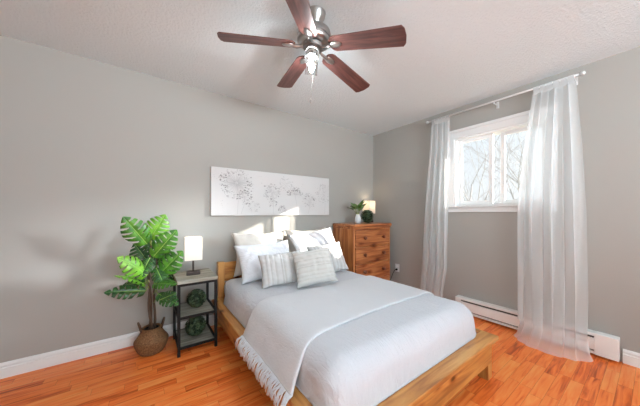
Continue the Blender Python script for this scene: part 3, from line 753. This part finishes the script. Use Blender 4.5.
def ball(label, loc, r, seed):
    rnd = random.Random(seed); bm = NB()
    bmesh.ops.create_icosphere(bm, subdivisions=3, radius=r*.78)
    for f in bm.faces: f.material_index = 1
    for k in range(480):
        z = rnd.uniform(-1, 1); a = rnd.uniform(0, 2*PI); s = math.sqrt(1-z*z); d = Vector((s*math.cos(a), s*math.sin(a), z))
        p = d*r*rnd.uniform(.74, .93); t = (d.orthogonal()+Vector((rnd.uniform(-1, 1), rnd.uniform(-1, 1), rnd.uniform(-1, 1)))*.8+d*.5).normalized()
        b = t.cross(d).normalized(); ln = r*rnd.uniform(.24, .36); wd = ln*.33; lift = d*ln*.25
        q = [p, p+t*ln*.5+b*wd+lift*.4, p+t*ln+lift, p+t*ln*.5-b*wd+lift*.4]
        q = [v*(min(1, r*.995/v.length)) for v in q]
        bm.faces.new([bm.verts.new(v) for v in q])
    return tag(obj('boxwood_ball', bm, [M_box, M_boxcore], None, False, loc), label, 'topiary ball', 'boxwood balls')
ball('dark green boxwood ball on the middle shelf of the side table', (-2.665, -.285, .321+.081), .082, 1)
ball('dark green boxwood ball on the bottom shelf of the side table', (-2.675, -.30, .076+.086), .087, 2)
ball('round dark green boxwood ball on top of the dresser beside the white vase', (-.475, -.315, 1.031+.095), .097, 3)

# vase with leafy cuttings
M_vase = plain('pale_ceramic', (.62, .64, .66), .35)
bm = NB(); lathe(bm, [(.001, 0), (.034, 0), (.042, .02), (.044, .05), (.036, .085), (.026, .108), (.030, .125), (.026, .125), (.022, .108), (.03, .08), (.001, .03)], 24)
tag(obj('vase', bm, M_vase, None, True, (-.645, -.30, 1.0305)), 'small pale vase on the left end of the dresser top', 'vase')
M_sprig = leaf_mat('sprig_leaf', (.035, .11, .02), (.15, .27, .07), .45)
cu = thing('leafy_cuttings', 'green leafy cuttings standing in the small vase on the dresser', 'plant', (-.645, -.30, 1.065))
rnd = random.Random(6)
for k in range(12):
    a = k*2.4; tilt = .25+.11*(k % 5); d = Vector((math.cos(a)*math.sin(tilt), math.sin(a)*math.sin(tilt), math.cos(tilt)))
    L = rnd.uniform(.12, .21)
    tip = Vector((0, 0, .075))+d*L*.55
    bm = NB(); tube(bm, [(0, 0, 0), (d.x*.012, d.y*.012, .07), tip], [.0025, .002, .0015], 5); sg = obj('stem', bm, M_green_stalk, cu)
    bm = NB(); dirn = (d+Vector((d.x, d.y, -.1))*.8).normalized(); sd_ = dirn.cross(Vector((0, 0, 1))).normalized(); up = sd_.cross(dirn)
    ln, wd = rnd.uniform(.11, .16), rnd.uniform(.028, .04)
    def lf(u, v): 
        t = u; s = (v-.5)*2; wv = wd*math.sin(PI*min(1, t**.8))**.8
        return tip+dirn*ln*t+sd_*s*wv+up*(.25*abs(s)*wv-.18*ln*t*t)
    grid(bm, 9, 5, lf); o = obj('leaf', bm, M_sprig, sg, True); solidify(o, .0008)

# woven basket
def basket_mat():
    m, t, b = node_mat('seagrass_weave')
    c = N(t, 'ShaderNodeTexCoord'); n = N(t, 'ShaderNodeTexNoise'); n.inputs['Scale'].default_value = 110; t.links.new(c.outputs['Object'], n.inputs['Vector'])
    r = ramp(t, [(.3, (.10, .045, .018)), (.55, (.21, .10, .038)), (.75, (.31, .16, .065))]); t.links.new(n.outputs['Fac'], r.inputs[0]); t.links.new(r.outputs[0], b.inputs['Base Color'])
    b.inputs['Roughness'].default_value = .8; return m
M_basket = basket_mat()
PX, PY = -3.0, -.235
bk = thing('woven_basket', 'round brown woven belly basket with two handles on the floor by the baseboard', 'basket', (PX, PY, 0))
prof = [(.001, 0), (.066, 0), (.086, .012), (.108, .05), (.122, .095), (.130, .135), (.124, .152), (.098, .195), (.079, .235), (.070, .262), (.066, .262), (.071, .235), (.09, .195), (.112, .15), (.105, .09), (.07, .03), (.001, .03)]
bm = NB(); seg = 72
def bprof(s):
    f = s*(len(prof)-1); i = min(int(f), len(prof)-2); a, b = prof[i], prof[i+1]; k = f-i; return a[0]+(b[0]-a[0])*k, a[1]+(b[1]-a[1])*k
pp = []
for k in range(109):
    r, z = bprof(k/108); r *= .93; z *= .80
    pp.append((r, z))
rings = []
for ri, (r, z) in enumerate(pp):
    rings.append([bm.verts.new(((r+(.0028 if (ri+kk//3) % 2 else -.0012)*(1 if r > .03 else 0))*math.cos(2*PI*kk/seg), (r+(.0028 if (ri+kk//3) % 2 else -.0012)*(1 if r > .03 else 0))*math.sin(2*PI*kk/seg), max(0, z))) for kk in range(seg)])
for a, b in zip(rings, rings[1:]):
    for k in range(seg): bm.faces.new((a[k], a[(k+1) % seg], b[(k+1) % seg], b[k]))
obj('basket_body', bm, M_basket, bk, True)
bm = NB(); tube(bm, [(.066*math.cos(a), .066*math.sin(a), .211) for a in [2*PI*k/32 for k in range(32)]], .006, 8, closed=True); obj('rim', bm, M_basket, bk, True)
M_hand = plain('dark_handle', (.10, .055, .03), .8)
for s in (-1, 1):
    bm = NB(); pts = []
    for k in range(13):
        a = PI*k/12; pts.append((s*(.069+.022*math.sin(a)), .032*math.cos(a), .195+.075*math.sin(a)))
    tube(bm, pts, .0065, 8); obj('handle', bm, M_hand, bk, True)

# monstera in the basket
plant = thing('monstera_plant', 'tall green monstera plant with split leaves standing in the woven basket', 'plant', (PX, PY, .035))
bm = NB(); lathe(bm, [(.001, 0), (.046, 0), (.052, .165), (.054, .17), (.05, .17), (.046, .15), (.001, .15)], 24); obj('nursery_pot', bm, M_black, plant, 40)
bm = NB(); lathe(bm, [(.001, .148), (.046, .148), (.046, .158), (.03, .164), (.001, .166)], 20); obj('soil', bm, plain('soil', (.02, .012, .008), .95, bump=(90, 1, .01)), plant, True)
trunks = []
for k, (bx_, by_, top, r) in enumerate(((-.012, .0, (-.008, .01, .86), .011), (.016, .012, (.03, .03, .74), .010), (.0, -.018, (-.03, -.02, .62), .009))):
    pts = [Vector((bx_, by_, .155)).lerp(Vector(top), f)+Vector((.008*math.sin(f*7+k), .006*math.cos(f*6+k), 0)) for f in [i/8 for i in range(9)]]
    tube_bm = NB(); tube(tube_bm, pts, [1.05*r*(1-.45*i/8) for i in range(9)], 8); obj('stalk', tube_bm, M_stalk, plant, True); trunks.append(pts)
def monstera_leaf(base, tip, width, mat, attach, droop=.15, nrm_hint=Vector((0, -1, .45)), seed=0, cup=.42):
    """base / tip in the plant's space; attach: point on a stalk"""
    rnd = random.Random(seed)
    ax = (tip-base); L = ax.length; ax.normalize()
    sd_ = ax.cross(nrm_hint).normalized(); up = sd_.cross(ax).normalized()
    nt_, ns_ = 73, 9; NL = 6
    bm = NB(); grid_v = {}
    def pos(t, s, sg):
        # s 0..1 from midrib to margin; ribs sweep forward
        wv = width*(math.sin(PI*min(1, (t*.92+.08))**.72))**.75
        wv *= (1-.18*max(0, t-.6))
        fwd = .42*s*(1-t)*L*.55
        back = -.16*L*s*max(0, 1-t*5)*1.1
        p = base+ax*(L*t+fwd+back)+sd_*sg*wv*s
        p += up*(cup*wv*s*(1-s*1.15)*1.2 - droop*L*t*t - .18*wv*s*s)
        return p
    for sg in (-1, 1):
        offp = rnd.uniform(-.1, .1)
        for i in range(nt_):
            for j in range(ns_):
                grid_v[(sg, i, j)] = grid_v[(-1, i, 0)] if (sg > 0 and j == 0) else bm.verts.new(pos(i/(nt_-1), j/(ns_-1), sg))
        for i in range(nt_-1):
            ph = ((i/(nt_-1))*NL+offp) % 1
            for j in range(ns_-1):
                s = (j+.5)/(ns_-1)
                gap = .12+.40*max(0, s-.2)
                if s > .2 and ph > 1-gap and 3 < i < nt_-7: continue
                q = [grid_v[(sg, i, j)], grid_v[(sg, i+1, j)], grid_v[(sg, i+1, j+1)], grid_v[(sg, i, j+1)]]
                try: bm.faces.new(q if sg < 0 else q[::-1])
                except ValueError: pass
    bmesh.ops.delete(bm, geom=[v for v in bm.verts if not v.link_faces], context='VERTS')
    lf_ = obj('leaf', bm, mat, plant, True); solidify(lf_, .0012)
    bm = NB(); tube(bm, [pos(i/20, 0, 1)+up*.0015 for i in range(20)], [.0032*(1-i/24) for i in range(20)], 5)
    obj('midrib', bm, M_rib, lf_, True)
    bm = NB(); m = attach.lerp(base, .55)+Vector((0, 0, .03)); tube(bm, [attach, attach.lerp(m, .5)+Vector((0, 0, .008)), m, base, base+ax*.01], [.0055, .005, .0045, .0038, .003], 6)
    obj('leaf_stalk', bm, M_green_stalk, lf_, True)
LV = [ # base, tip (plant space), half width, material, attach (trunk, index), normal hint
 ((-0.032, -0.015, 0.881), (-0.177, -0.095, 1.101), .092, M_leafA, (0, 8), (-.15, -1, .25)),
 ((-0.011, 0.015, 0.919), (0.094, -0.025, 1.122), .090, M_leafB, (0, 8), (.0, -1, .2)),
 ((0.009, -0.035, 0.772), (0.166, -0.125, 0.987), .088, M_leafA, (1, 8), (.25, -1, .45)),
 ((0.037, -0.035, 0.601), (0.202, -0.135, 0.809), .092, M_leafA, (1, 7), (.2, -1, .6)),
 ((-0.032, -0.065, 0.634), (-0.182, -0.205, 0.817), .082, M_leafB, (2, 8), (-.2, -.8, .7)),
 ((-0.045, -0.065, 0.555), (-0.198, -0.225, 0.721), .050, M_leafB, (2, 7), (-.1, -.5, 1)),
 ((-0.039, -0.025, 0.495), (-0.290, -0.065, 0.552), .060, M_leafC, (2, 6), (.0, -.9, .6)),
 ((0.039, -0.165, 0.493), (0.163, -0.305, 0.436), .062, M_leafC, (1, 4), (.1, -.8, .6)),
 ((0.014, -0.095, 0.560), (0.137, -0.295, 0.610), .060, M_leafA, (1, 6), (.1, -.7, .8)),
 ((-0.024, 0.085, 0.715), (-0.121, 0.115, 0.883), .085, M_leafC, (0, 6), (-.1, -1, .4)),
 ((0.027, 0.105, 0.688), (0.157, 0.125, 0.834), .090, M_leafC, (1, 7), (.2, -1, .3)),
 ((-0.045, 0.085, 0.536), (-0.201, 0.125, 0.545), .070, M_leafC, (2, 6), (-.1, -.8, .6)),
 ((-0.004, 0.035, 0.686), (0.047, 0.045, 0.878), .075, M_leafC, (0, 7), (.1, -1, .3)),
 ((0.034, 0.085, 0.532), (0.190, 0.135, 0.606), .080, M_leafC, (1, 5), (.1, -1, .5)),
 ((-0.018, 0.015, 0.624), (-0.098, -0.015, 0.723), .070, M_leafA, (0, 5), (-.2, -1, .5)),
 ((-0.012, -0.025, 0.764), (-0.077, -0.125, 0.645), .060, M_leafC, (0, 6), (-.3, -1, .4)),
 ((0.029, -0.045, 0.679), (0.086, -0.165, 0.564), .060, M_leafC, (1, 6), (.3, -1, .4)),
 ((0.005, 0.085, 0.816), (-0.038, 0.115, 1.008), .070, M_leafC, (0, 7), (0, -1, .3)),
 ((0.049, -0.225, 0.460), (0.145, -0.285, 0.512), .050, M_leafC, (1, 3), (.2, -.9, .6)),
]
for i, (b_, t_, wd, mt, (tr_, ti_), nh) in enumerate(LV):
    monstera_leaf(Vector(b_), Vector(t_), wd, mt, trunks[tr_][ti_], nrm_hint=Vector(nh), seed=i)
